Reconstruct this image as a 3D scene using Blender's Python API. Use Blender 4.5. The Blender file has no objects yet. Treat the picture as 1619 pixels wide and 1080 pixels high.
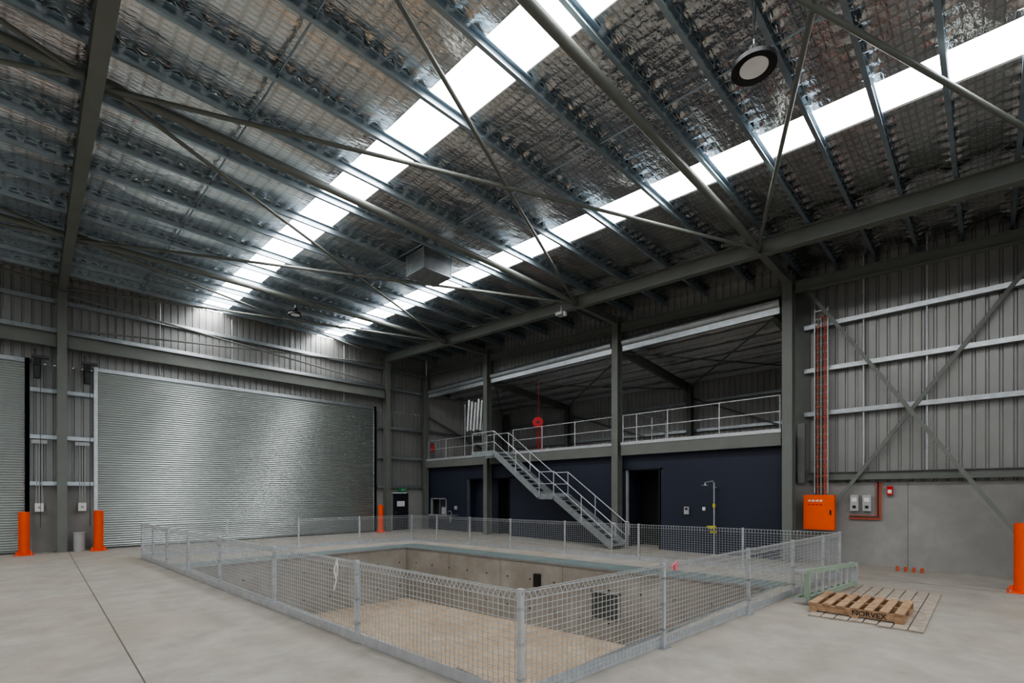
import bpy, math, random
from mathutils import Vector, Matrix, noise
random.seed(4)
scene = bpy.context.scene
try: scene.view_settings.look = 'AgX - Medium High Contrast'
except Exception as ex: print("look", ex)

# ------------------------------------------------------------------ materials
def new_mat(name):
    m = bpy.data.materials.new(name); m.use_nodes = True
    nt = m.node_tree
    return m, nt, nt.nodes["Principled BSDF"]

def simple(name, col, rough=0.5, metal=0.0, var=0.08, scale=3.0, bump=0.0, bscale=40, spec=0.5):
    m, nt, b = new_mat(name)
    tc = nt.nodes.new("ShaderNodeTexCoord")
    n = nt.nodes.new("ShaderNodeTexNoise"); n.inputs["Scale"].default_value = scale; n.inputs["Detail"].default_value = 5
    nt.links.new(tc.outputs["Object"], n.inputs["Vector"])
    r = nt.nodes.new("ShaderNodeValToRGB")
    r.color_ramp.elements[0].position = 0.3; r.color_ramp.elements[1].position = 0.7
    r.color_ramp.elements[0].color = tuple(c*(1-var) for c in col)+(1,)
    r.color_ramp.elements[1].color = tuple(min(1, c*(1+var)) for c in col)+(1,)
    nt.links.new(n.outputs["Fac"], r.inputs["Fac"]); nt.links.new(r.outputs["Color"], b.inputs["Base Color"])
    b.inputs["Roughness"].default_value = rough; b.inputs["Metallic"].default_value = metal
    b.inputs["Specular IOR Level"].default_value = spec
    if bump > 0:
        n2 = nt.nodes.new("ShaderNodeTexNoise"); n2.inputs["Scale"].default_value = bscale
        nt.links.new(tc.outputs["Object"], n2.inputs["Vector"])
        bp = nt.nodes.new("ShaderNodeBump"); bp.inputs["Strength"].default_value = bump; bp.inputs["Distance"].default_value = 0.02
        nt.links.new(n2.outputs["Fac"], bp.inputs["Height"]); nt.links.new(bp.outputs["Normal"], b.inputs["Normal"])
    return m

def concrete(name, c_dark, c_light, c_stain, s1=0.35, s2=2.5, rough=0.6, stain_pos=0.58):
    m, nt, b = new_mat(name)
    tc = nt.nodes.new("ShaderNodeTexCoord")
    def nz(sc, det, rg=0.6):
        n = nt.nodes.new("ShaderNodeTexNoise"); n.inputs["Scale"].default_value = sc; n.inputs["Detail"].default_value = det
        n.inputs["Roughness"].default_value = rg
        nt.links.new(tc.outputs["Object"], n.inputs["Vector"]); return n
    a = nz(s2, 8, 0.65); c = nz(s1, 5); f = nz(60, 3)
    r = nt.nodes.new("ShaderNodeValToRGB"); r.color_ramp.elements[0].position = .3; r.color_ramp.elements[1].position = .72
    r.color_ramp.elements[0].color = c_dark+(1,); r.color_ramp.elements[1].color = c_light+(1,)
    nt.links.new(a.outputs["Fac"], r.inputs["Fac"])
    r2 = nt.nodes.new("ShaderNodeValToRGB"); r2.color_ramp.elements[0].position = stain_pos-.12; r2.color_ramp.elements[1].position = stain_pos+.12
    r2.color_ramp.elements[0].color = (0, 0, 0, 1); r2.color_ramp.elements[1].color = (.75, .75, .75, 1)
    nt.links.new(c.outputs["Fac"], r2.inputs["Fac"])
    mx = nt.nodes.new("ShaderNodeMix"); mx.data_type = 'RGBA'
    nt.links.new(r2.outputs["Color"], mx.inputs["Factor"]); nt.links.new(r.outputs["Color"], mx.inputs["A"])
    mx.inputs["B"].default_value = c_stain+(1,)
    nt.links.new(mx.outputs["Result"], b.inputs["Base Color"])
    b.inputs["Roughness"].default_value = rough; b.inputs["Specular IOR Level"].default_value = .35
    bp = nt.nodes.new("ShaderNodeBump"); bp.inputs["Strength"].default_value = .25; bp.inputs["Distance"].default_value = 0.01
    nt.links.new(f.outputs["Fac"], bp.inputs["Height"]); nt.links.new(bp.outputs["Normal"], b.inputs["Normal"])
    return m

def foil_mat():
    m, nt, b = new_mat("foil_insulation")
    tc = nt.nodes.new("ShaderNodeTexCoord")
    L = nt.links.new
    def math_(op, a, bb):
        x = nt.nodes.new("ShaderNodeMath"); x.operation = op
        for i, s in enumerate((a, bb)):
            if isinstance(s, (int, float)): x.inputs[i].default_value = s
            else: L(s, x.inputs[i])
        return x.outputs[0]
    mp = nt.nodes.new("ShaderNodeMapping"); mp.inputs["Scale"].default_value = (1.0, 1.9, 1)
    L(tc.outputs["Object"], mp.inputs["Vector"])
    n1 = nt.nodes.new("ShaderNodeTexNoise"); n1.inputs["Scale"].default_value = 1.5; n1.inputs["Detail"].default_value = 2; n1.inputs["Roughness"].default_value = .45; n1.inputs["Distortion"].default_value = .6
    L(mp.outputs["Vector"], n1.inputs["Vector"])
    n2 = nt.nodes.new("ShaderNodeTexNoise"); n2.inputs["Scale"].default_value = 7; n2.inputs["Detail"].default_value = 1; n2.inputs["Distortion"].default_value = 1.2
    L(mp.outputs["Vector"], n2.inputs["Vector"])
    ridge = math_('ABSOLUTE', math_('SUBTRACT', n2.outputs["Fac"], .5), 0)
    w1 = nt.nodes.new("ShaderNodeTexWave"); w1.bands_direction = 'X'; w1.inputs["Scale"].default_value = 1.5; w1.inputs["Distortion"].default_value = .35
    w2 = nt.nodes.new("ShaderNodeTexWave"); w2.bands_direction = 'Y'; w2.inputs["Scale"].default_value = 2.9; w2.inputs["Distortion"].default_value = .35
    L(tc.outputs["Object"], w1.inputs["Vector"]); L(tc.outputs["Object"], w2.inputs["Vector"])
    p1 = math_('POWER', w1.outputs["Fac"], 4); p2 = math_('POWER', w2.outputs["Fac"], 4)
    lines = math_('MAXIMUM', p1, p2)
    h = math_('ADD', math_('MULTIPLY', n1.outputs["Fac"], 1.1), math_('MULTIPLY', ridge, .32))
    h = math_('SUBTRACT', h, math_('MULTIPLY', lines, .075))
    bp = nt.nodes.new("ShaderNodeBump"); bp.inputs["Strength"].default_value = .6; bp.inputs["Distance"].default_value = .055
    L(h, bp.inputs["Height"]); L(bp.outputs["Normal"], b.inputs["Normal"])
    mx = nt.nodes.new("ShaderNodeMix"); mx.data_type = 'RGBA'
    L(lines, mx.inputs["Factor"]); mx.inputs["A"].default_value = (.80, .80, .80, 1); mx.inputs["B"].default_value = (.60, .59, .58, 1)
    L(mx.outputs["Result"], b.inputs["Base Color"])
    b.inputs["Metallic"].default_value = 1; b.inputs["Roughness"].default_value = .18
    return m

def emis(name, col, s):
    m, nt, b = new_mat(name)
    b.inputs["Base Color"].default_value = col+(1,); b.inputs["Emission Color"].default_value = col+(1,)
    b.inputs["Emission Strength"].default_value = s
    return m

M = {}
M['steel'] = simple("painted_steel_grey_green", (.15, .16, .145), .42, 0, .08, 2)
M['steel_d'] = simple("painted_steel_dark", (.07, .075, .07), .5, 0, .08, 2)
M['galv'] = simple("galvanised_steel", (.46, .49, .51), .34, .85, .12, 6, .1)
M['galv_w'] = simple("galvanised_bright", (.56, .58, .60), .40, .6, .1, 8)
M['wire'] = simple("fence_wire", (.50, .52, .53), .4, .6, .1, 8)
M['purlin'] = simple("purlin_galvanised", (.37, .44, .49), .34, .8, .1, 3)
M['door'] = simple("roller_door_zincalume", (.38, .42, .41), .34, .85, .05, .8)
M['clad'] = simple("wall_cladding_metal", (.285, .285, .275), .38, .4, .06, 1.2)
M['clad_lit'] = simple("mezzanine_cladding_lit", (.46, .46, .45), .5, .1, .06, 1.2)  # paler copy of the cladding; mezzanine light is put into the colour
M['foil'] = foil_mat()
M['floor'] = concrete("floor_concrete", (.255, .238, .21), (.385, .365, .33), (.30, .258, .20), .3, 1.6)
M['wallc'] = concrete("precast_concrete", (.25, .245, .235), (.33, .325, .31), (.22, .215, .205), .5, 1.6, .7)
M['pitc'] = concrete("pit_concrete", (.27, .255, .23), (.38, .36, .33), (.22, .20, .17), .6, 1.4, .75, .52)
M['pitf'] = concrete("pit_sandy_floor", (.34, .255, .175), (.46, .365, .265), (.29, .215, .15), .5, 2.2, .9)
M['teal'] = simple("edge_plate_teal_grey", (.15, .19, .19), .5, .1, .15, 1.5)
M['navy'] = simple("navy_panel", (.018, .023, .042), .5, 0, .1, .6)
M['navy_d'] = simple("navy_dark", (.008, .010, .018), .6, 0, .1, .6)
M['black'] = simple("black_plastic", (.012, .012, .013), .45)
M['joint'] = simple("joint_sealant", (.10, .095, .085), .8)
M['orange'] = simple("safety_orange", (.80, .085, .010), .4, 0, .04)
M['orange2'] = simple("cabinet_orange", (.90, .11, .01), .4, 0, .04)
M['red'] = simple("red_paint", (.55, .01, .015), .4)
M['redc'] = simple("red_orange_cable", (.50, .09, .04), .5)
M['white'] = simple("white_plastic", (.75, .75, .73), .45, 0, .03)
M['greyb'] = simple("grey_plastic", (.38, .39, .39), .5)
M['green'] = simple("exit_sign_green", (.01, .30, .09), .4)
M['wood'] = simple("pallet_timber", (.36, .23, .135), .75, 0, .35, 9, .3, 30)
M['woodg'] = simple("weathered_timber", (.33, .285, .235), .8, 0, .25, 7, .3, 30)
M['ladder'] = simple("ladder_green_fibreglass", (.28, .36, .28), .5)
M['yellow'] = simple("safety_yellow_green", (.55, .50, .04), .4)
M['chrome'] = simple("stainless", (.70, .70, .70), .22, 1, .03)
M['sky'] = emis("skylight_polycarbonate", (1, 1, 1), 13)
M['glow'] = simple("lamp_diffuser", (.75, .75, .76), .4)
M['pink'] = simple("pink_tape", (.75, .15, .2), .6)
M['glassd'] = simple("dark_glass", (.05, .06, .07), .1)

# ------------------------------------------------------------------ mesh builder
class MB:
    def __init__(s): s.v = []; s.f = []; s.m = []; s.sm = []; s.mats = []
    def mi(s, k):
        if k not in s.mats: s.mats.append(k)
        return s.mats.index(k)
    def add(s, vs, fs, k, smooth=False):
        o = len(s.v); s.v += [tuple(v) for v in vs]; i = s.mi(k)
        for f in fs: s.f.append(tuple(o+a for a in f)); s.m.append(i); s.sm.append(smooth)
    def box(s, a, b, k):
        x0, y0, z0 = (min(a[i], b[i]) for i in range(3)); x1, y1, z1 = (max(a[i], b[i]) for i in range(3))
        s.add([(x0,y0,z0),(x1,y0,z0),(x1,y1,z0),(x0,y1,z0),(x0,y0,z1),(x1,y0,z1),(x1,y1,z1),(x0,y1,z1)],
              [(0,3,2,1),(4,5,6,7),(0,1,5,4),(1,2,6,5),(2,3,7,6),(3,0,4,7)], k)
    def prism(s, p0, p1, prof, k, up=(0,0,1), smooth=False):
        p0 = Vector(p0); p1 = Vector(p1); d = (p1-p0).normalized(); up = Vector(up)
        if abs(d.dot(up)) > .999: up = Vector((0, 1, 0)) if abs(d.y) < .9 else Vector((1, 0, 0))
        side = d.cross(up).normalized(); u = side.cross(d).normalized()
        n = len(prof); vs = []
        for p in (p0, p1):
            for a, b in prof: vs.append(p+side*a+u*b)
        fs = [(i, (i+1) % n, n+(i+1) % n, n+i) for i in range(n)]
        s.add(vs, fs, k, smooth)
        s.add(vs, [tuple(range(n-1, -1, -1)), tuple(range(n, 2*n))], k)
    def tube(s, p0, p1, r, k, n=10):
        s.prism(p0, p1, [(r*math.cos(2*math.pi*i/n), r*math.sin(2*math.pi*i/n)) for i in range(n)], k, smooth=True)
    def bar(s, p0, p1, w, h, k, up=(0,0,1)):
        s.prism(p0, p1, [(-w/2,-h/2),(w/2,-h/2),(w/2,h/2),(-w/2,h/2)], k, up)
    def path(s, pts, r, k, n=8):
        for a, b in zip(pts[:-1], pts[1:]): s.tube(a, b, r, k, n)
    def ibeam(s, p0, p1, w, h, k, up=(0,0,1), tf=.016, tw=.012):
        a = w/2; b = h/2; t = tw/2
        s.prism(p0, p1, [(-a,-b),(a,-b),(a,-b+tf),(t,-b+tf),(t,b-tf),(a,b-tf),(a,b),(-a,b),(-a,b-tf),(-t,b-tf),(-t,-b+tf),(-a,-b+tf)], k, up)
    def cee(s, p0, p1, w, h, k, up=(0,0,1), t=.004, flip=False):
        a = w/2; b = h/2; t = max(t, .003); l = .02
        pr = [(-a,-b),(a,-b),(a,-b+l),(a-t,-b+l),(a-t,-b+t),(-a+t,-b+t),(-a+t,b-t),(a-t,b-t),(a-t,b-l),(a,b-l),(a,b),(-a,b)]
        if flip: pr = [(-x, y) for x, y in reversed(pr)]
        s.prism(p0, p1, pr, k, up)
    def disc(s, c, r, nrm, k, n=16, r2=None):
        nrm = Vector(nrm).normalized(); c = Vector(c)
        s.tube(c-nrm*.002, c+nrm*.002, r, k, n)
    def build(s, name, parent=None):
        me = bpy.data.meshes.new(name); me.from_pydata(s.v, [], s.f); me.update()
        for k in s.mats: me.materials.append(M[k])
        me.polygons.foreach_set("material_index", s.m); me.polygons.foreach_set("use_smooth", s.sm)
        me.update()
        o = bpy.data.objects.new(name, me); scene.collection.objects.link(o)
        if parent: o.parent = parent
        return o

def empty(name, loc=(0,0,0)):
    e = bpy.data.objects.new(name, None); e.empty_display_size = .2; scene.collection.objects.link(e); return e

# ------------------------------------------------------------------ layout numbers
H = 2.1
YB = 23.9          # back wall
XC = 16.33         # mezzanine column line
XW = 17.2          # right wall
XM = 23.3          # mezzanine rear wall
XL = -14.0         # left wall
YN = -9.0          # front wall behind the camera
XR1, XR2 = .70, 13.75
FR = [-1.1, 4.35, 10.45, 18.1]   # frame lines along Y
def roofz(y): return 8.90+.045*y
SKY = [(-9.9,-9.05), (-4.9,-4.05), (4.93, 5.83), (9.95, 10.86)]  # first two strips are unseen, added to bring light into the left bay
PY = [-8.6,-7.3,-6.0,-4.7,-3.4,-2.2,-1.3,-.4,.5,1.4,2.3,3.2,4.15,5.5,7.0,8.5,9.95,11.4,12.85,14.3,15.75,17.2,18.65,20.1,21.5,22.8,23.85]

# ------------------------------------------------------------------ floor + pit
P = [(3.55,3.5),(3.0,16.1),(10.2,16.0),(11.5,3.4)]
ZP = -1.95
mb = MB()
O = [(XL,YN),(XL,YB+.3),(XM+.3,YB+.3),(XM+.3,YN)]
for i in range(4):
    j = (i+1) % 4
    a, b, c, d = O[i], O[j], P[j], P[i]
    mb.add([(a[0],a[1],0),(b[0],b[1],0),(c[0],c[1],0),(d[0],d[1],0)], [(3,2,1,0)], 'floor')
floor = mb.build("floor")
mb = MB()
mb.add([(x,y,ZP) for x, y in P], [(3,2,1,0)], 'pitf')
for i in range(4):
    j = (i+1) % 4; a, b = P[i], P[j]
    mb.add([(a[0],a[1],0),(b[0],b[1],0),(b[0],b[1],ZP),(a[0],a[1],ZP)], [(0,1,2,3)], 'pitc')
pit = empty("concrete_pit")
mb.build("pit_shell", pit)
# tie holes, panel joints, recess
mb = MB()
def pit_pt(i, s, z, off=.006):
    a = Vector((*P[i],0)); b = Vector((*P[(i+1) % 4],0)); d = (b-a).normalized()
    nrm = Vector((d.y,-d.x,0)); p = a+d*s; p.z = z
    return p+nrm*off, nrm, d, (b-a).length
for i in (0, 1, 2, 3):
    _,_,_,L_ = pit_pt(i, 0, 0)
    s = .6
    while s < L_-.2:
        for z in (-.55,-1.45):
            p, nrm, d, _ = pit_pt(i, s, z); mb.disc(p, .03, nrm, 'black', 10)
        s += .9
    s = 2.4
    while s < L_:
        p, nrm, d, _ = pit_pt(i, s, 0, .0); mb.bar(p+Vector((0,0,-.01)), p+Vector((0,0,ZP+.01)), .008, .008, 'joint')
        s += 2.4
def pit_panel(i, s0, s1, z0, z1, k, th=.03):
    p, nrm, d, _ = pit_pt(i, (s0+s1)/2, (z0+z1)/2, th/2)
    mb.bar(p-d*(s1-s0)/2, p+d*(s1-s0)/2, th, z1-z0, k)
pit_panel(2, 8.2, 9.0, -1.35, -.65, 'steel_d', .02)
pit_panel(2, 8.15, 8.2, -1.4, -.6, 'galv', .05); pit_panel(2, 9.0, 9.05, -1.4, -.6, 'galv', .05)
pit_panel(2, 8.15, 9.05, -.65, -.6, 'galv', .05)
pit_panel(2, 6.2, 6.42, -.75, -.35, 'black', .1)
mb.build("wall_fittings", pit)
mb = MB()
mb.box((6.1,4.0,ZP+.002),(6.4,15.6,ZP+.012),'joint')
y = 4.05
while y < 15.55:
    mb.box((6.12,y,ZP+.012),(6.38,y+.03,ZP+.02),'steel_d'); y += .09
mb.box((6.3,7.9,ZP+.002),(6.9,8.7,ZP+.025),'steel_d')
mb.build("drain_grate", pit)
# edge plate around the far sides
mb = MB()
a1, a2 = P[1], P[2]; a3 = P[3]
mb.add([(a1[0],a1[1],.012),(a2[0],a2[1],.012),(a2[0]+1.0,a2[1]+1.0,.012),(a1[0]-.3,a1[1]+1.0,.012)], [(0,1,2,3)], 'teal')
mb.add([(a2[0],a2[1],.012),(a3[0],a3[1],.012),(a3[0]+1.0,a3[1]-.2,.012),(a2[0]+1.0,a2[1]+1.0,.012)], [(0,1,2,3)], 'teal')
mb.bar((a1[0],a1[1],.0),(a2[0],a2[1],.0),.06,.05,'galv'); mb.bar((a2[0],a2[1],.0),(a3[0],a3[1],.0),.06,.05,'galv')
mb.bar((P[0][0],P[0][1],-.0),(P[1][0],P[1][1],.0),.06,.04,'galv'); mb.bar((P[0][0],P[0][1],-.0),(P[3][0],P[3][1],.0),.06,.04,'galv')
mb.build("edge_plates", pit)

mb = MB()
mb.box((.86,YN,.0),(.875,YB,.003),'joint')
mb.box((-6.2,YN,.0),(-6.188,YB,.003),'joint')
for y in (-4.0,): mb.box((XL,y,0),(XW,y+.012,.003),'joint')
mb.box((14.6,-9,0),(14.612,YB,.003),'joint')
mb.build("floor_control_joints")

# ------------------------------------------------------------------ cladding
def ribbed(mb, p0, p1, z0, z1, k='clad', nrm=(0,-1), pitch=.25, dep=.035):
    """vertical ribbed sheet from p0 to p1 (xy), z1 may be function of xy"""
    p0 = Vector(p0); p1 = Vector(p1); L = (p1-p0).length; d = (p1-p0)/L; n = Vector(nrm)
    s = 0; pts = []
    while s < L:
        for f, o in ((0,0),(.68,0),(.75,dep),(.93,dep)):
            ss = s+f*pitch
            if ss <= L: pts.append((ss, o))
        s += pitch
    pts.append((L,0)); vs = []; fs = []
    for ss, o in pts:
        q = p0+d*ss+n*(-o)
        zt = z1(q.x,q.y) if callable(z1) else z1
        vs += [(q.x,q.y,z0),(q.x,q.y,zt)]
    for i in range(len(pts)-1): fs.append((2*i,2*i+2,2*i+3,2*i+1))
    mb.add(vs, fs, k)
rz = lambda x, y: roofz(y)+.14

DZ = 6.72
D1 = (1.62, 13.15); D0 = (-12.4, -.18)
# back wall
mb = MB()
ribbed(mb, (XL,YB),(XC+.3,YB), DZ, rz)
ribbed(mb, (D0[1]-.02,YB),(D1[0]+.02,YB), 2.3, DZ)
ribbed(mb, (D1[1]-.02,YB),(XC+.3,YB), 2.3, DZ)
ribbed(mb, (XC+.3,YB),(XM,YB), 2.3, rz, 'clad_lit')
ribbed(mb, (XL,YB),(D0[0],YB), 0, DZ)
mb.box((D0[1],YB-.02,0),(D1[0],YB+.15,2.35),'wallc')
mb.box((D1[1],YB-.02,0),(14.35,YB+.15,2.35),'wallc')
mb.box((15.35,YB-.02,0),(XM+.2,YB+.15,2.35),'wallc')
mb.box((14.35,YB-.02,2.12),(15.35,YB+.15,2.35),'wallc')
mb.build("wall_back")
# right wall
mb = MB()
mb.box((XW-.02,YN,0),(XW+.2,4.45,2.42),'wallc')
ribbed(mb, (XW+.05,4.0),(XW+.05,YN), 2.42, rz, 'clad', (-1,0))
mb.box((XW-.02,3.98,2.42),(XW+.06,4.5,9.22),'steel')
mb.box((XC+.28,4.44,8.0),(XW+.06,4.5,9.22),'steel')
mb.box((XW-.12,4.1,2.42),(XW-.02,4.3,4.3),'clad')
for yy in (1.6,-1.6): mb.box((XW-.024,yy,0),(XW-.019,yy+.012,2.42),'joint')
mb.build("wall_right")
# mezzanine walls
mb = MB()
mr = lambda x, y: 8.45-.075*(x-XC)
ribbed(mb, (XM,YB),(XM,4.45), 0, 8.1, 'clad_lit', (-1,0))
ribbed(mb, (XW,4.5),(XM,4.5), 0, mr, 'clad_lit', (0,1))
mb.build("wall_mezzanine")
mb = MB()
ribbed(mb, (XL,YN),(XL,YB), 0, rz, 'clad', (1,0))
mb.build("wall_left")
mb = MB()
ribbed(mb, (XL,YN),(XW+.1,YN), 6.4, rz, 'clad', (0,1))
mb.box((XL,YN-.1,0),(-12.5,YN,6.4),'wallc'); mb.box((-1.0,YN-.1,0),(1.6,YN,6.4),'wallc'); mb.box((14.5,YN-.1,0),(XW+.2,YN,6.4),'wallc')
mb.build("wall_front")
mb = MB(); mb.box((-30,-40,-.06),(40,YN,-.01),'floor'); mb.build("ground_apron")

# girts
mb = MB()
def girt_x(x0, x1, z, y=YB-.12): mb.cee((x0,y,z),(x1,y,z), .14, .18, 'galv', up=(0,1,0))
def girt_y(y0, y1, z, x): mb.cee((x,y0,z),(x,y1,z), .13, .18, 'galv', up=(1,0,0), flip=True)
girt_x(XL, XM, 9.0); girt_x(XL, XM, 7.95)
for z in (2.45,4.1,5.75): 
    girt_x(D0[1]+.05, D1[0]-.05, z); girt_x(D1[1]+.15, XM, z)
for x in (3.6,6.2,8.8,11.4): mb.tube((x,YB-.12,6.9),(x,YB-.12,9.8),.02,'galv_w')
for z in (4.55,5.9,7.25,8.5):
    girt_y(YN, 4.1, z, XW-.1)
mb.ibeam((XW-.12,YN,2.62),(XW-.12,4.0,2.62),.16,.24,'steel')
for yy in (2.6,1.2,-2.6,-4.2): mb.tube((XW-.1,yy,2.5),(XW-.1,yy,9.0),.022,'galv_w')
for z in (5.2,6.6): girt_y(4.6, YB, z, XM-.15)
mb.build("wall_girts")

# ------------------------------------------------------------------ roof foil
def seg_x():
    spans = []; st = XL
    for a, b in SKY+[(XW+.3, None)]: spans.append((st, a)); st = b
    return spans
mb = MB()
for (xa, xb) in seg_x():
    nx = max(2, int((xb-xa)/.07)); 
    ys = []
    for i in range(len(PY)-1):
        for j in range(14): ys.append((PY[i]+(PY[i+1]-PY[i])*j/14, j/14, PY[i+1]-PY[i]))
    ys = [(YN, .5, 1)]+ys+[(PY[-1], 0, 1)]
    vs = []; fs = []
    for (y, t, w) in ys:
        for i in range(nx+1):
            x = xa+(xb-xa)*i/nx
            env = math.sin(math.pi*t)
            dd = min(t, 1-t)*w
            edge = max(0, 1-dd/.24)
            sag = -.05*env
            q = noise.noise(Vector((x*.6,y*1.2,0)))*.022 + noise.noise(Vector((x*2.0,y*3.0,7)))*.006
            ph = noise.noise(Vector((x*.9,y*.4,3)))*2.2
            rib = .5+.5*math.sin(x*2*math.pi/.30+ph)
            rib2 = abs(noise.noise(Vector((x*5,y*2.5,11))))
            dx = min(1, min(x-xa, xb-x)/.25)
            k = dx*dx*(3-2*dx)
            z = roofz(y)+.03-.03*(1-k)+k*(sag+q*(.3+env)-(.08*rib+.05*rib2)*edge)
            z = min(z, roofz(y)+.03)
            vs.append((x,y,z))
    W = nx+1
    for r in range(len(ys)-1):
        for i in range(nx): fs.append((r*W+i, (r+1)*W+i, (r+1)*W+i+1, r*W+i+1))
    mb.add(vs, fs, 'foil', True)
ceil = mb.build("ceiling")
for i, (a, b) in enumerate(SKY):  # glowing strips, including the two unseen ones added for light
    n = 24; vs = []; fs = []
    for j in range(n+1):
        x = a-.03+(b-a+.06)*j/n; o = .02*math.cos(j*math.pi/2)
        vs += [(x,YN,roofz(YN)+.04+o),(x,YB-.05,roofz(YB-.05)+.04+o)]
    for j in range(n): fs.append((2*j,2*j+1,2*j+3,2*j+2))
    m2 = MB(); m2.add(vs, fs, 'sky'); m2.build("window_%d" % (i+1))
# roof sheet above (keeps the world light out)
mb = MB()
for (xa, xb) in seg_x():
    mb.add([(xa-.02,YN-.3,roofz(YN)+.12),(xb+.02,YN-.3,roofz(YN)+.12),(xb+.02,YB+.2,roofz(YB)+.12),(xa-.02,YB+.2,roofz(YB)+.12)], [(0,1,2,3)], 'clad')
mb.build("roof_sheeting")
# purlins
mb = MB()
for y in PY:
    if y > YB-.1: continue
    z = roofz(y)-.12
    mb.cee((XL,y,z),(XW,y,z), .075, .2, 'purlin', t=.004)
for (a, b) in ((2.9,2.95),(7.9,7.95)):
    for y0, y1 in zip(PY[:-1], PY[1:]):
        mb.tube((a,y0,roofz(y0)-.14),(a,y1,roofz(y1)-.14),.018,'purlin',6)
mb.build("roof_purlins")

# ------------------------------------------------------------------ rafters, columns, struts
def rafter(x, w=.22, h=.42):
    m = MB(); m.ibeam((x,YN+.05,roofz(YN)-.23-h/2),(x,YB-.15,roofz(YB)-.23-h/2), w, h, 'steel', tf=.02)
    for y in FR:
        z = roofz(y)-.23-h/2
        m.box((x-w/2-.0,y-.008,z-h/2+.02),(x+w/2,y+.008,z+h/2-.02),'steel')
    m.build("steel_rafter")
for x in (-12.6, XR1, XR2): rafter(x)
def column(x, y, z1, w=.26, h=.33, up=(0,1,0), z0=0):
    m = MB(); m.ibeam((x,y,z0),(x,y,z1), w, h, 'steel', up=up, tf=.02)
    m.box((x-.22,y-.22,z0),(x+.22,y+.22,z0+.025),'steel')
    m.build("steel_column")
for x in (-12.6, XR1, XR2): column(x, YB-.40, roofz(YB)-.68)
column(XC, YB-.35, 8.9, .25, .3)
for y in FR[1:]: column(XC, y, roofz(y)-.25, .28, .34, (1,0,0))
column(XC, FR[0], roofz(FR[0])-.25, .28, .34, (1,0,0))
for y in FR[2:]: column(XM-.45, y, 7.45, .25, .3, (1,0,0))
column(XM-.45, YB-.4, 7.45)
for y in FR:
    m = MB(); z = roofz(y)-.45
    m.ibeam((XR2+.12,y,z),(XC-.15,y,z-.02), .18, .26, 'steel'); m.build("eave_stub_beam")
    m = MB(); m.tube((XR1+.12,y,z),(XR2-.12,y,z), .085, 'steel', 16)
    for x in (XR1+.25, XR2-.25): m.box((x-.12,y-.01,z-.15),(x+.12,y+.01,z+.12),'steel')
    m.build("roof_strut")
    m = MB(); m.tube((XL,y,z),(XR1-.12,y,z), .085, 'steel', 16); m.build("roof_strut")
# cross bracing
nodes = [-6.5]+FR+[YB-.5]
for y0, y1 in zip(nodes[:-1], nodes[1:]):
    for k, (ya, yb) in enumerate(((y0,y1),(y1,y0))):
        m = MB()
        m.tube((XR1+.15,ya,roofz(ya)-.47-.03*k),(XR2-.15,yb,roofz(yb)-.47-.03*k), .042, 'steel', 10)
        m.build("roof_brace")
        m = MB()
        m.tube((-12.4,ya,roofz(ya)-.47-.03*k),(XR1-.15,yb,roofz(yb)-.47-.03*k), .042, 'steel', 10)
        m.build("roof_brace")
for (a, b) in ((XR1+.15, XR2-.15), (-12.4, XR1-.15)):
    m = MB(); m.ibeam((a,YB-.42,7.55),(b,YB-.42,7.55), .25, .5, 'steel', tf=.02); m.build("door_header_beam")
m = MB(); m.tube((XR1+.2,YB-.5,9.2),(XR2-.2,YB-.5,8.0),.035,'steel'); m.tube((XR1+.2,YB-.45,8.0),(XR2-.2,YB-.45,9.2),.035,'steel'); m.build("wall_brace")

# right wall X bracing
m = MB(); m.bar((XW-.58,4.12,8.6),(XW-.58,-1.0,.25), .1, .1, 'steel'); m.build("wall_brace")
m = MB(); m.bar((XW-.215,-1.0,8.1),(XW-.215,3.75,1.1), .10, .05, 'steel', up=(1,0,0)); m.build("wall_brace")

# ------------------------------------------------------------------ front of mezzanine: header zone
m = MB()
for ya, yb in zip(FR, FR[1:]+[YB-.35]):
    m.ibeam((XC,ya+.18,roofz(ya)-.75),(XC,yb-.18,roofz(yb)-.75), .2, .3, 'steel')
m.build("eave_beam")
m = MB()
ribbed(m, (XC+.30,YB-.02),(XC+.30,4.46), 8.12, rz, 'clad', (-1,0))
m.build("wall_header_cladding")
for y0, y1 in ((4.6,10.2),(10.7,17.85),(18.35,23.3)):
    m = MB(); m.tube((XC+.05,y0,8.02),(XC+.05,y1,8.02),.14,'galv',20)
    m.cee((XC+.05,y0,7.78),(XC+.05,y1,7.78),.1,.2,'galv'); m.build("shutter_drum")
# mezz roof
m = MB()
def mrz(x): return 8.25-.08*(x-XC)
vs = []; fs = []
nx = 60; ny = 160
for i in range(nx+1):
    x = XC+.2+(XM-XC-.1)*i/nx
    for j in range(ny+1):
        y = 4.35+(YB-4.3)*j/ny
        vs.append((x,y,mrz(x)+.02+noise.noise(Vector((x*2,y*2,1)))*.03))
for i in range(nx):
    for j in range(ny): fs.append((i*(ny+1)+j,i*(ny+1)+j+1,(i+1)*(ny+1)+j+1,(i+1)*(ny+1)+j))
m.add(vs, fs, 'foil', True); m.build("ceiling_mezzanine")
m = MB()
x = XC+.7
while x < XM-.4:
    m.cee((x,4.7,mrz(x)-.12),(x,YB-.3,mrz(x)-.12),.07,.2,'galv_w'); x += 1.15  # brighter zinc stands in for light missing under this roof
m.build("mezzanine_purlins")
for y in FR[1:]:
    m = MB(); y_ = y if y > 5 else 4.85
    m.ibeam((XC+.25,y_,mrz(XC)-.42),(XM-.65,y_,mrz(XM)-.40),.17,.36,'steel'); m.build("mezzanine_rafter")
m = MB()
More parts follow.
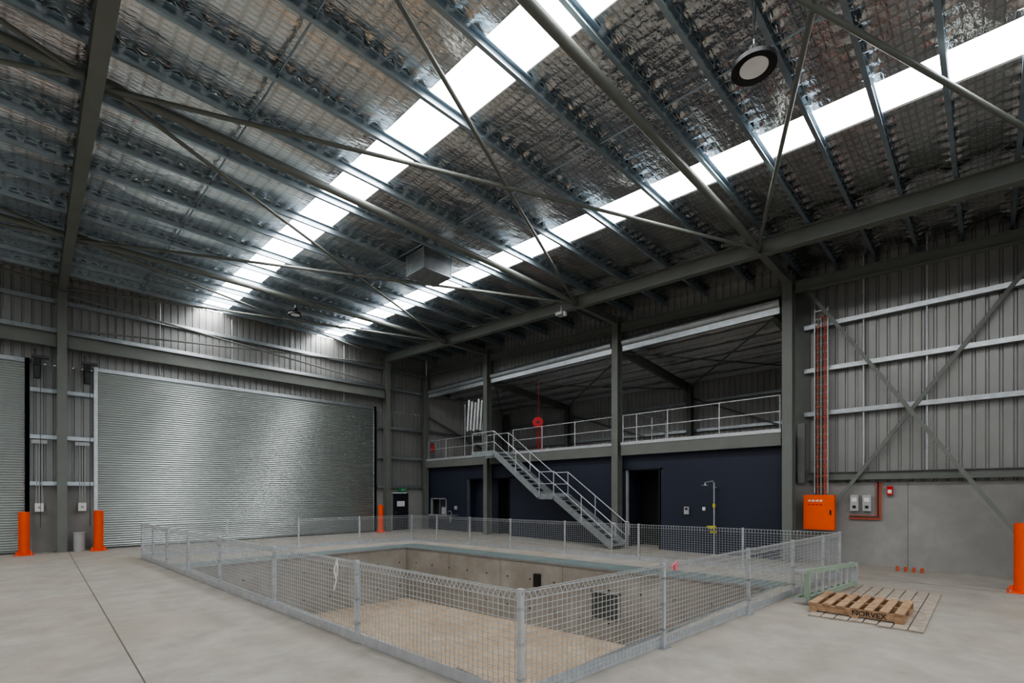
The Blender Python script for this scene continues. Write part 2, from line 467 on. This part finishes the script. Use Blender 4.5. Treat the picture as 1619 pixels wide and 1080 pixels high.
for ya, yb in ((4.9,10.45),(10.45,18.1),(18.1,YB-.5)):
    m.tube((XC+.5,ya,mrz(XC)-.5),(XM-.7,yb,mrz(XM)-.5),.03,'steel'); m.tube((XC+.5,yb,mrz(XC)-.5),(XM-.7,ya,mrz(XM)-.5),.03,'steel')
m.build("mezzanine_roof_bracing")
m = MB(); m.bar((XC+.3,YB-.3,6.6),(XM-.6,YB-.3,4.3),.09,.09,'steel'); m.bar((XM-.25,17.9,6.8),(XM-.25,10.7,4.3),.08,.08,'steel')
m.bar((XM-.25,10.4,6.8),(XM-.25,4.7,4.3),.08,.08,'steel'); m.build("wall_brace")

# ------------------------------------------------------------------ mezzanine floor + navy wall
ZM = 4.0
m = MB(); m.box((XC+.22,4.5,ZM-.2),(XM,YB,ZM),'floor'); m.build("mezzanine_floor")
m = MB()
for y0, y1 in ((4.55,10.25),(10.65,17.9),(18.3,23.4)):
    m.cee((XC+.02,y0,ZM-.22),(XC+.02,y1,ZM-.22),.12,.40,'steel',t=.012)
    m.box((XC-.06,y0,ZM-.015),(XC+.2,y1,ZM+.1),'galv_w')
m.build("mezzanine_edge_beam")
XN = 16.55
m = MB()
def nav(y0, y1, z0, z1, k='navy'): m.box((XN,y0,z0),(XN+.12,y1,z1),k)
nav(4.45,8.72,0,3.75); nav(8.72,10.15,3.0,3.75); nav(10.15,16.7,0,3.75); nav(16.7,19.9,2.85,3.75)
nav(19.9,21.8,0,3.75); nav(21.8,23.3,0,.85); nav(21.8,23.3,1.8,3.75); nav(23.3,YB,0,3.75)
m.box((XN,10.15,0),(XN+1.3,10.2,3.0),'navy'); m.box((XN+1.3,8.0,0),(XN+1.35,10.2,3.0),'black')
m.box((XN,8.68,0),(XN+1.3,8.72,3.0),'navy')
m.box((XN+.9,16.4,0),(XN+.95,18.0,2.85),'black'); m.box((XN+.5,18.0,0),(XN+.55,20.2,2.85),'navy'); m.box((XN+.5,18.0,0),(XN+.95,18.04,2.85),'navy'); m.box((XN,19.9,0),(XN+.6,19.95,2.85),'navy')
m.box((XN,8.6,3.0),(XN+1.4,10.3,3.05),'navy'); m.box((XN,16.3,2.85),(XN+1.0,20.2,2.9),'navy')
m.box((XN+.12,16.64,0),(XN+.95,16.7,2.85),'navy')
m.build("wall_mezzanine_navy")
m = MB()
for y in (8.72,10.12): m.box((XN-.02,y,0),(XN+.13,y+.04,3.02),'greyb' if y > 9 else 'navy_d')
m.box((XN-.02,8.72,3.0),(XN+.13,10.16,3.04),'navy_d')
for y in (16.68,19.88): m.box((XN-.02,y,0),(XN+.13,y+.04,2.87),'galv' if y > 19 else 'navy_d')
m.box((XN-.02,16.7,2.85),(XN+.13,19.9,2.89),'navy_d'); m.build("trim_1")
m = MB()
for a, b in (((XN-.03,21.8,.83),(XN+.1,21.86,1.82)),((XN-.03,23.24,.83),(XN+.1,23.3,1.82)),((XN-.03,21.8,1.76),(XN+.1,23.3,1.82)),((XN-.12,21.7,.80),(XN+.1,23.4,.87))): m.box(a,b,'galv_w')
m.box((XN+.4,21.8,.85),(XN+.42,23.3,1.8),'glassd'); m.box((XN+.1,21.95,.9),(XN+.3,22.4,1.3),'greyb')
m.box((XN+.05,22.5,.87),(XN+.07,22.53,1.76),'galv_w')
m.build("window_5")

def rail(m, pts, post_sp=1.5, z=0, k='galv_w', h=1.05):
    for a, b in zip(pts[:-1], pts[1:]):
        a = Vector(a); b = Vector(b); L = (b-a).length; n = max(1, round(L/post_sp))
        for i in range(n+1):
            p = a.lerp(b, i/n); m.tube(p, p+Vector((0,0,h)), .022, k, 8)
        for hh in (h, h*.52): m.tube(a+Vector((0,0,hh)), b+Vector((0,0,hh)), .02, k, 8)
m = MB()
rail(m, [(XC+.05,4.6,ZM+.1),(XC+.05,10.2,ZM+.1)], 1.9); rail(m, [(XC+.05,10.7,ZM+.1),(XC+.05,16.3,ZM+.1)], 1.9)
rail(m, [(XC+.05,18.3,ZM+.1),(XC+.05,23.3,ZM+.1)], 1.7); rail(m, [(XC+.05,9.6,ZM+.1),(XC+2.4,9.6,ZM+.1)])
m.build("mezzanine_railing")

# ------------------------------------------------------------------ staircase
X0, X1 = 15.15, 16.05
st = empty("staircase")
m = MB()
prof_pts = [(9.9,0.0),(12.7,2.0),(13.5,2.0),(16.3,4.0),(17.9,4.0)]
for x in (X0, X1):
    for (ya,za),(yb,zb) in zip(prof_pts[:-1], prof_pts[1:]):
        m.bar((x,ya,za-.02 if za > 0 else .12),(x,yb,zb-.02),.05,.26,'galv')
m.build("stringers", st)
m = MB()
for (ya,za,yb,zb) in ((9.9,0,12.7,2.0),(13.5,2.0,16.3,4.0)):
    n = 11
    for i in range(n-0):
        t = (i+.5)/n; y = ya+(yb-ya)*t; z = za+(zb-za)*(i+1)/n-.0
        m.box((X0+.03,y-.13,z-.045),(X1-.03,y+.13,z-.01),'galv'); m.box((X0+.03,y-.14,z-.05),(X1-.03,y-.12,z-.0),'galv_w')
m.box((X0+.03,12.7,1.96),(X1-.03,13.5,2.0),'galv'); m.box((X0+.03,16.3,3.96),(XC+.15,17.85,4.0),'galv')
m.build("treads", st)
m = MB()
for x in (X0-.02, X1+.02):
    hp = [(9.8,.15+.95),(9.9,1.0),(12.7,3.0),(13.5,3.0),(16.3,5.0),(17.85,5.0)]
    pts = [(x,9.75,.5),(x,9.75,1.0)]+[(x,y,z) for y, z in hp[1:]]
    m.path(pts,.021,'galv_w')
    m.path([(x,9.9,.5),(x,12.7,2.5),(x,13.5,2.5),(x,16.3,4.5)]+([(x,17.85,4.5)] if x < 15.5 else []),.016,'galv_w')
    for y, z in ((9.9,0),(11.3,1.0),(12.7,2.0),(13.5,2.0),(14.9,3.0),(16.3,4.0),(17.85,4.0)):
        m.tube((x,y,z),(x,y,z+1.0),.02,'galv_w',8)
m.path([(X0,17.85,5.0),(XC,17.85,5.0)],.02,'galv_w'); m.path([(X0,17.85,4.5),(XC,17.85,4.5)],.016,'galv_w')
m.build("handrails", st)

# ------------------------------------------------------------------ roller doors
def roller(name, x0, x1, ztop, y=YB-.16):
    e = empty(name)
    m = MB(); vs = []; fs = []; n = int(ztop/.0175)
    for i in range(n+1):
        z = ztop*i/n; o = .012*math.cos(i*2*math.pi/5)
        vs += [(x0,y+o,z),(x1,y+o,z)]
    for i in range(n): fs.append((2*i,2*i+1,2*i+3,2*i+2))
    m.add(vs, fs, 'door', False); m.build("curtain", e)
    m = MB()
    for x in (x0, x1):
        m.box((x-.06,y-.07,0),(x+.06,y-.03,ztop+.1),'galv_w'); m.box((x-.06,y-.07,0),(x-.05 if x == x0 else x+.06,y+.08,ztop+.1),'galv_w')
    m.box((x0,y-.03,0),(x1,y+.03,.07),'steel_d'); m.box((x0-.05,y-.04,ztop-.05),(x1+.05,y+.14,ztop+.09),'galv')
    m.build("guides", e)
    m = MB()
    mx = x0-.25 if x0 > 0 else x1+.25
    m.box((mx-.1,y-.35,ztop-.15),(mx+.1,y-.05,ztop+.1),'black'); m.tube((mx,y-.25,ztop-.6),(mx,y-.25,ztop-.15),.09,'black',14)
    m.tube((mx-.06,y-.14,ztop-.55),(mx-.06,y-.14,ztop+.45),.03,'steel_d',10)
    m.tube((mx-.15,y-.2,ztop+.16),(mx+.3,y-.2,ztop+.16),.06,'steel_d',12)
    m.tube((mx+.08,y-.3,.9),(mx+.08,y-.3,ztop-.5),.008,'black',6)
    m.build("motor", e)
roller("roller_door", D1[0], D1[1], DZ); roller("roller_door", D0[0], D0[1], DZ)
for x in (.12, 1.25):
    m = MB(); yb = YB-.06
    m.box((x-.11,yb-.14,1.45),(x+.11,yb,1.75),'white'); m.box((x-.04,yb-.16,1.56),(x+.04,yb-.14,1.64),'greyb')
    for dx in (-.07,0,.07): m.tube((x+dx,yb-.17,1.75),(x+dx,yb-.17,4.0),.013,'greyb',6)
    m.box((x-.2,yb-.22,3.85),(x+.2,yb-.16,3.98),'greyb')
    m.build("door_control_box")
m = MB(); m.tube((1.15,YB-.5,0),(1.15,YB-.5,.65),.16,'greyb',20); m.tube((1.15,YB-.5,.65),(1.15,YB-.5,.68),.175,'greyb',20); m.build("pipe_stub")

def bollard(x, y):
    m = MB(); m.tube((x,y,.02),(x,y,1.45),.14,'orange',28); m.tube((x,y,1.45),(x,y,1.47),.12,'orange',28)
    m.box((x-.24,y-.24,0),(x+.24,y+.24,.025),'orange')
    for dx in (-.19,.19):
        for dy in (-.19,.19): m.tube((x+dx,y+dy,.025),(x+dx,y+dy,.06),.02,'galv',8)
    for a in range(4):
        dx, dy = math.cos(a*math.pi/2)*.17, math.sin(a*math.pi/2)*.17
        m.box((x+dx-.03,y+dy-.03,.02),(x+dx+.03,y+dy+.03,.14),'orange')
    m.build("bollard")
for x, y in ((-.25,23.1),(1.66,23.1),(13.15,23.1),(14.75,-.50)): bollard(x, y)

# exit door + sign
m = MB(); y = YB-.03
m.box((14.42,y,0),(15.28,y+.06,2.06),'navy_d'); m.box((14.36,y-.03,0),(14.42,y+.05,2.11),'navy'); m.box((15.28,y-.03,0),(15.34,y+.05,2.11),'navy'); m.box((14.36,y-.03,2.06),(15.34,y+.05,2.11),'navy')
m.box((14.6,y-.012,1.35),(15.1,y,1.65),'white'); m.tube((14.5,y-.06,1.0),(14.62,y-.06,1.0),.015,'chrome',8); m.box((14.48,y-.01,.9),(14.54,y,1.1),'chrome')
m.build("door_1")
es = empty("exit_sign")
m = MB(); m.box((14.62,YB-.2,2.2),(15.1,YB-.14,2.44),'green')
yy = YB-.205; cx = 14.86
def fl(p, q, w, k='white'): m.bar((p[0],yy,p[1]),(q[0],yy,q[1]),w,.008,k,up=(0,1,0))
m.tube((cx+.02,yy-.003,2.39),(cx+.02,yy+.003,2.39),.022,'white',12)
fl((cx+.01,2.37),(cx-.01,2.31),.03); fl((cx-.01,2.31),(cx+.04,2.27),.018); fl((cx+.04,2.27),(cx+.03,2.23),.016)
fl((cx-.01,2.31),(cx-.05,2.27),.018); fl((cx-.05,2.27),(cx-.09,2.27),.016); fl((cx,2.36),(cx+.055,2.34),.014); fl((cx,2.36),(cx-.05,2.33),.014)
fl((cx+.11,2.23),(cx+.11,2.41),.012); fl((cx+.19,2.23),(cx+.19,2.41),.012); fl((cx+.11,2.41),(cx+.19,2.41),.012)
m.tube((14.86,YB-.17,2.44),(14.86,YB-.17,2.5),.015,'white'); m.box((14.8,YB-.2,2.46),(14.92,YB-.03,2.5),'white')
m.build("sign_body", es)

# ------------------------------------------------------------------ safety fence
FH = 1.12
def fence_run(mb, a, b, posts):
    a = Vector((*a,0)); b = Vector((*b,0)); L = (b-a).length; d = (b-a)/L; nrm = Vector((-d.y,d.x,0))
    sp = .076; n = int(L/sp); r = .0032
    def bar(p, q, rr, k='wire'): mb.prism(p, q, [(-rr,-rr),(rr,-rr),(rr,rr),(-rr,rr)], k)
    for i in range(n+1):
        p = a+d*(L*i/n)
        bar(p+Vector((0,0,.06)), p+Vector((0,0,FH-.09)), r)
        t1 = p+Vector((0,0,FH-.09)); t2 = p+nrm*.045+Vector((0,0,FH)); t3 = p-nrm*.045+Vector((0,0,FH))
        bar(t1, t2, r); bar(t2, t3, r); bar(t3, t1, r)
    z = .10
    while z < FH-.08:
        bar(a+Vector((0,0,z)), b+Vector((0,0,z)), r); z += .066
    bar(a+nrm*.045+Vector((0,0,FH)), b+nrm*.045+Vector((0,0,FH)), .0035); bar(a-nrm*.045+Vector((0,0,FH)), b-nrm*.045+Vector((0,0,FH)), .0035)
    bar(a+Vector((0,0,FH-.09)), b+Vector((0,0,FH-.09)), .0035)
    mb.bar(a+nrm*.03+Vector((0,0,.07)), b+nrm*.03+Vector((0,0,.07)), .006, .13, 'galv_w')
    for s in posts:
        p = a+d*(L*s)
        mb.bar(p, p+Vector((0,0,FH+.03)), .055, .055, 'galv_w', up=tuple(d))
        mb.bar(p-d*.09, p+d*.09, .12, .016, 'galv')
        for zz in (.25,.6,.95): mb.bar(p-nrm*.035+Vector((0,0,zz)), p+nrm*.035+Vector((0,0,zz)), .06, .03, 'galv')
A=(3.42,3.30); B=(2.47,19.4); C=(11.9,18.2); D=(14.1,2.62)
fe = empty("safety_fence")
for nm, a, b, ps in (("panel_left",A,B,(0,.19,.365,.545,.69,.815,.91,1)),("panel_far",B,C,(.25,.5,.75)),("panel_right",C,D,(0,.1,.22,.35,.5,.67,.86)),("panel_near",A,D,(.245,.5,.7,.88,1))):
    mb = MB(); fence_run(mb, a, b, ps); mb.build(nm, fe)
mb = MB()
mb.path([(3.2,6.9,1.12),(3.17,6.93,.95),(3.18,6.88,.8),(3.16,6.92,.66)],.012,'white',6); mb.path([(3.2,6.9,1.12),(3.17,6.82,1.0),(3.18,6.86,.86)],.01,'white',6)
mb.box((6.15,3.02,1.05),(6.22,3.04,1.13),'pink'); mb.path([(6.1,3.05,1.1),(6.2,3.0,1.18)],.012,'pink',6)
mb.build("ties", fe)

# ------------------------------------------------------------------ pallet, boards, ladder
m = MB()
for x in (9.67,10.3,10.95): m.box((x,.95,.055),(x+.045,2.25,.165),'wood')
for i in range(7):
    y = .95+i*.197; m.box((9.65,y,.165),(11.02,y+.12,.19),'wood')
for i in range(3):
    y = .95+i*.59; m.box((9.65,y,.032),(11.02,y+.12,.054),'wood')
pal = empty("timber_pallet"); m.build("slats", pal)
cu = bpy.data.curves.new("stencil_text",'FONT'); cu.body = "NORVEX"; cu.size = .115; cu.extrude = .001; cu.offset = .001; cu.align_x = 'CENTER'
to = bpy.data.objects.new("stencil_text", cu); scene.collection.objects.link(to); to.parent = pal
to.rotation_euler = (math.pi/2,0,-math.pi/2); to.location = (9.667,1.4,.07); cu.materials.append(M['black'])
m = MB()
for i in range(8):
    y = .7+i*.19; m.box((9.35+.1*random.random(),y,.004),(13.2+.1*random.random(),y+.17,.028),'woodg')
m.build("timber_boards")
ld = empty("stepladder")
lp = Vector((10.25,2.45,0)); lq = Vector((12.75,2.09,0)); ldir = (lq-lp).normalized(); ln = Vector((ldir.y,-ldir.x,0))
def lpt(t, z, off=0): 
    p = lp.lerp(lq, t)+ln*off; p.z = z; return p
zb = .04
m = MB()
m.bar(lpt(0,zb+.05),lpt(1,zb+.10),.035,.09,'ladder'); m.bar(lpt(0,zb+.58),lpt(1,zb+.50),.035,.09,'ladder')
for i in range(8):
    t = (i+.5)/8; m.bar(lpt(t,zb+.07),lpt(t,zb+.55),.03,.07,'galv_w',up=tuple(ldir))
m.build("front_frame", ld)
m = MB()
m.bar(lpt(0,zb+.08,-.15),lpt(1,zb+.12,-.06),.025,.05,'ladder'); m.bar(lpt(0,zb+.55,-.15),lpt(1,zb+.48,-.06),.025,.05,'ladder')
for i in range(4):
    t = (i+.3)/4; m.tube(lpt(t,zb+.08,-.15+.09*t),lpt(t,zb+.52,-.15+.09*t),.014,'galv_w')
m.bar(lpt(1.0,zb+.06,-.03),lpt(1.0,zb+.54,-.03),.16,.05,'greyb',up=tuple(ldir))
for z in (zb+.05,zb+.58): m.bar(lpt(-.01,z,.03),lpt(-.01,z,-.18),.05,.06,'greyb')
m.bar(lpt(0,zb+.02,.03),lpt(0,zb+.62,.03),.09,.04,'ladder',up=tuple(ldir))
m.build("rear_frame", ld)

# ------------------------------------------------------------------ right-wall services
XS = XW-.03
XE = XS-.24
m = MB(); m.box((XE-.2,3.25,1.0),(XE,4.05,2.05),'orange2'); m.box((XE-.212,3.28,1.03),(XE-.2,4.02,2.02),'orange2')
for i in range(4): m.box((XE-.216,3.85-.1*i,1.85),(XE-.211,3.92-.1*i,1.9),'white'); m.box((XE-.216,3.85-.1*i,1.74),(XE-.211,3.92-.1*i,1.77),'red')
m.box((XE-.23,3.32,1.45),(XE-.212,3.36,1.6),'black')
for z in (1.08,): m.box((XE,3.3,z),(XS,3.34,z+.04),'galv'); m.box((XE,3.96,z),(XS,4.0,z+.04),'galv')
m.box((XE,3.96,1.95),(XS,4.0,1.99),'galv')
m.build("electrical_cabinet")
m = MB(); yc = 3.6; xt = XS-.36
for y in (yc-.17, yc+.17): m.box((xt,y-.01,2.1),(xt+.06,y+.01,7.7),'galv_w')
z = 2.12
while z < 7.7: m.box((xt+.02,yc-.17,z),(xt+.04,yc+.17,z+.03),'galv_w'); z += .25
for i, k in enumerate(('redc','redc','black','greyb','black','redc','black')):
    y = yc-.13+i*.043; m.tube((xt-.01,y,2.06),(xt-.01,y,7.5-.05*i),.014,k,6)
z = 2.3
while z < 7.5: m.box((xt-.03,yc-.16,z),(xt-.02,yc+.16,z+.02),'redc'); z += .3
m.build("cable_tray")
m = MB()
for y0 in (2.42,2.72): m.box((XS-.1,y0,1.58),(XS,y0+.2,2.05),'greyb'); m.box((XS-.11,y0+.04,1.85),(XS-.1,y0+.16,1.97),'white'); m.box((XS-.115,y0+.06,1.66),(XS-.1,y0+.14,1.74),'black')
m.build("isolator_switches")
m = MB()
for i in range(4):
    o = .035*i
    m.path([(XS-.04,2.3-o,2.42),(XS-.04,2.3-o,1.45-o),(XS-.04,2.95,1.45-o)],.012,'redc' if i != 1 else 'black',6)
m.build("conduit_run")
m = MB(); m.box((XS-.09,1.93,2.05),(XS,2.06,2.3),'red'); m.box((XS-.095,1.95,2.1),(XS-.09,2.04,2.2),'white'); m.tube((XS-.1,2.0,2.27),(XS-.05,2.0,2.27),.03,'red'); m.build("fire_alarm_callpoint")
m = MB()
for i in range(4): m.tube((16.5,1.25+.17*i,0),(16.5,1.25+.17*i,.13),.035,'redc',12)
m.build("capped_pipe_stubs")
m = MB(); 
for i in range(7): 
    a = i*.04
    m.path([(XS-.1,-.62-a*.3,1.95),(XS-.14,-.68-a*.3,1.5-a),(XS-.1,-.74-a*.3,1.95)],.015,'black',6)
m.build("hanging_cable_coil")

# navy wall fittings
m = MB(); xs = XN-.02
m.box((xs-.06,7.58,1.35),(xs,7.75,1.62),'greyb'); m.box((xs-.065,7.62,1.5),(xs-.06,7.71,1.58),'black'); m.build("intercom_panel")
m = MB(); m.box((xs-.02,7.0,1.5),(xs,7.1,1.62),'white'); m.box((xs-.02,10.5,1.55),(xs,10.6,1.67),'white'); m.build("wall_switches")
m = MB(); y = 6.62; x = XN-.22
m.tube((x,y,.0),(x,y,2.45),.022,'galv_w'); m.path([(x,y,2.45),(x-.08,y+.02,2.52),(x-.5,y+.1,2.45)],.02,'galv_w')
m.tube((x-.5,y+.1,2.45),(x-.5,y+.1,2.38),.02,'galv_w')
m.prism((x-.5,y+.1,2.38),(x-.5,y+.1,2.36),[(.12*math.cos(i*math.pi/8),.12*math.sin(i*math.pi/8)) for i in range(16)],'chrome')
m.box((x-.03,y-.02,2.28),(x+.2,y+.02,2.32),'galv_w'); m.tube((x-.06,y-.03,2.3),(x-.06,y-.03,1.75),.006,'greyb',6); m.box((x-.07,y-.06,1.62),(x-.05,y+.02,1.75),'yellow')
m.tube((x-.22,y,.95),(x-.22,y,1.0),.15,'yellow',18); m.tube((x-.22,y,.9),(x-.22,y,.95),.1,'yellow',18); m.bar((x-.22,y,.93),(x,y,.93),.03,.03,'galv_w')
m.box((x-.03,y-.03,.86),(x+.03,y+.03,1.0),'yellow'); m.tube((x,y,0),(x,y,.02),.1,'galv_w',14); m.box((x-.1,y-.1,.74),(x-.07,y+.1,.84),'yellow')
m.build("safety_shower")
m = MB(); y = 20.9; x = XN-.35; m.path([(x,y,.6),(x,y,1.05),(x-.1,y,1.15),(x-.25,y,1.08)],.02,'galv_w'); m.box((x-.2,y-.2,.85),(x+.34,y+.2,.92),'galv'); m.tube((x-.1,y,.5),(x-.1,y,.85),.03,'galv'); m.box((XN-.08,y-.1,1.2),(XN-.02,y+.1,1.4),'greyb')
m.build("wash_basin")
m = MB(); x, y, z = XC+.5, 15.1, 5.45
dv = Vector((-.72,-.69,0)).normalized(); c = Vector((x,y,z))
m.tube(c-dv*.08,c+dv*.08,.16,'red',24)
for s_ in (-.09,.08): m.tube(c+dv*s_,c+dv*(s_+.02),.25,'red',32)
m.tube(c+dv*.1,c+dv*.13,.06,'black',16)
m.tube((x+.14,y+.12,4.1),(x+.14,y+.12,z),.03,'red'); m.tube((x-.05,y-.25,4.1),(x-.05,y-.25,5.3),.02,'red'); m.tube((x+.14,y+.07,z),(x+.14,y+.07,7.5),.012,'red')
m.build("fire_hose_reel")
m = MB(); x, y = XN+.1, 23.3; m.tube((x,y,4.55),(x,y,5.0),.08,'red',16); m.tube((x,y,5.0),(x,y,5.08),.03,'black'); m.path([(x,y,5.06),(x-.1,y,5.0),(x-.1,y,4.8)],.012,'black'); m.bar((x+.09,y,4.0),(x+.09,y,5.2),.03,.03,'galv'); m.build("fire_extinguisher")
m = MB()
for i in range(5):
    x = XC+.5+.06*i; y = 20.3-.2*i
    m.tube((x,y,5.5+.05*(i%2)),(x+.03,y-.14,7.2-.08*(i%3)),.085,'chrome',16)
m.bar((XC+.5,20.5,5.7),(XC+.8,19.4,5.7),.04,.04,'galv'); m.bar((XC+.55,20.3,6.9),(XC+.8,19.2,6.9),.04,.04,'galv')
m.tube((XC+.5,20.5,4.0),(XC+.5,20.5,7.0),.025,'galv'); m.tube((XC+.8,19.4,4.0),(XC+.8,19.4,7.0),.025,'galv')
m.build("stainless_flue_pipes")

# ------------------------------------------------------------------ roof fittings
def highbay(x, y, z, r=.26):
    e = empty("high_bay_light"); m = MB()
    n = 36
    def ring(r0,z0,r1,z1,k):
        vs=[];fs=[]
        for i in range(n):
            a=2*math.pi*i/n; vs+=[(x+r0*math.cos(a),y+r0*math.sin(a),z0),(x+r1*math.cos(a),y+r1*math.sin(a),z1)]
        for i in range(n): j=(i+1)%n; fs.append((2*i,2*j,2*j+1,2*i+1))
        m.add(vs,fs,k,True)
    ring(r,z,r,z+.06,'black'); ring(r,z+.06,r*.6,z+.1,'black'); ring(r*.6,z+.1,r*.35,z+.22,'black'); ring(r,z,r*.62,z+.02,'black')
    m.tube((x,y,z+.2),(x,y,z+.26),r*.36,'black',24)
    for i in range(24):
        a=2*math.pi*i/24; m.bar((x+r*.4*math.cos(a),y+r*.4*math.sin(a),z+.12),(x+r*.95*math.cos(a),y+r*.95*math.sin(a),z+.07),.008,.06,'black')
    m.build("housing", e)
    m = MB(); m.tube((x,y,z+.012),(x,y,z+.03),r*.63,'glow',32); m.build("diffuser", e)
    m = MB(); m.path([(x,y,z+.26),(x,y,z+.4)],.012,'galv_w'); m.path([(x-.08,y,roofz(y)-.22),(x,y,z+.4),(x+.08,y,roofz(y)-.22)],.006,'black',6); m.build("hanger", e)
highbay(6.87,2.25,7.83,.28); highbay(7.1,18.9,8.95,.26)
m = MB(); x,y=13.4,10.9; z=roofz(y)-.9
m.box((x-.15,y-.15,z),(x+.15,y+.15,z+.1),'greyb'); m.tube((x,y,z+.1),(x,y,z+.35),.02,'galv_w'); m.box((x-.05,y-.2,z-.05),(x+.05,y-.15,z+.1),'white'); m.build("floodlight")
m = MB(); x,y=8.55,12.15; z1=roofz(y)-.1; z0=z1-.62
for dx in (-.5,.5):
    for dy in (-.45,.45): m.bar((x+dx,y+dy,z0),(x+dx,y+dy,z1),.03,.03,'galv')
for zz in (z0,z1-.05):
    m.bar((x-.5,y-.45,zz),(x+.5,y-.45,zz),.03,.03,'galv'); m.bar((x-.5,y+.45,zz),(x+.5,y+.45,zz),.03,.03,'galv')
    m.bar((x-.5,y-.45,zz),(x-.5,y+.45,zz),.03,.03,'galv'); m.bar((x+.5,y-.45,zz),(x+.5,y+.45,zz),.03,.03,'galv')
for i in range(1,12):
    zz=z0+i*(z1-z0)/12; m.bar((x-.5,y-.45,zz),(x+.5,y-.45,zz),.008,.03,'galv'); m.bar((x-.5,y-.45,zz),(x-.5,y+.45,zz),.008,.03,'galv')
m.box((x-.42,y-.37,z0+.1),(x+.42,y+.37,z1-.02),'greyb'); m.box((x-.5,y-.45,z0),(x+.5,y+.45,z0+.02),'galv')
m.build("roof_exhaust_vent")

# ------------------------------------------------------------------ light
w = bpy.data.worlds.new("World"); scene.world = w; w.use_nodes = True
bg = w.node_tree.nodes["Background"]; bg.inputs[0].default_value = (.84,.92,1,1); bg.inputs[1].default_value = 1.6

# ------------------------------------------------------------------ camera
cam = bpy.data.cameras.new("camera"); co = bpy.data.objects.new("camera", cam); scene.collection.objects.link(co)
co.location = (0,0,H); co.rotation_euler = (math.pi/2,0,-math.pi/4)
cam.sensor_width = 36; cam.sensor_fit = 'HORIZONTAL'; cam.lens = 755/1619*36
cam.shift_y = (780-540)/1619; cam.clip_start = .05; cam.clip_end = 200
scene.camera = co
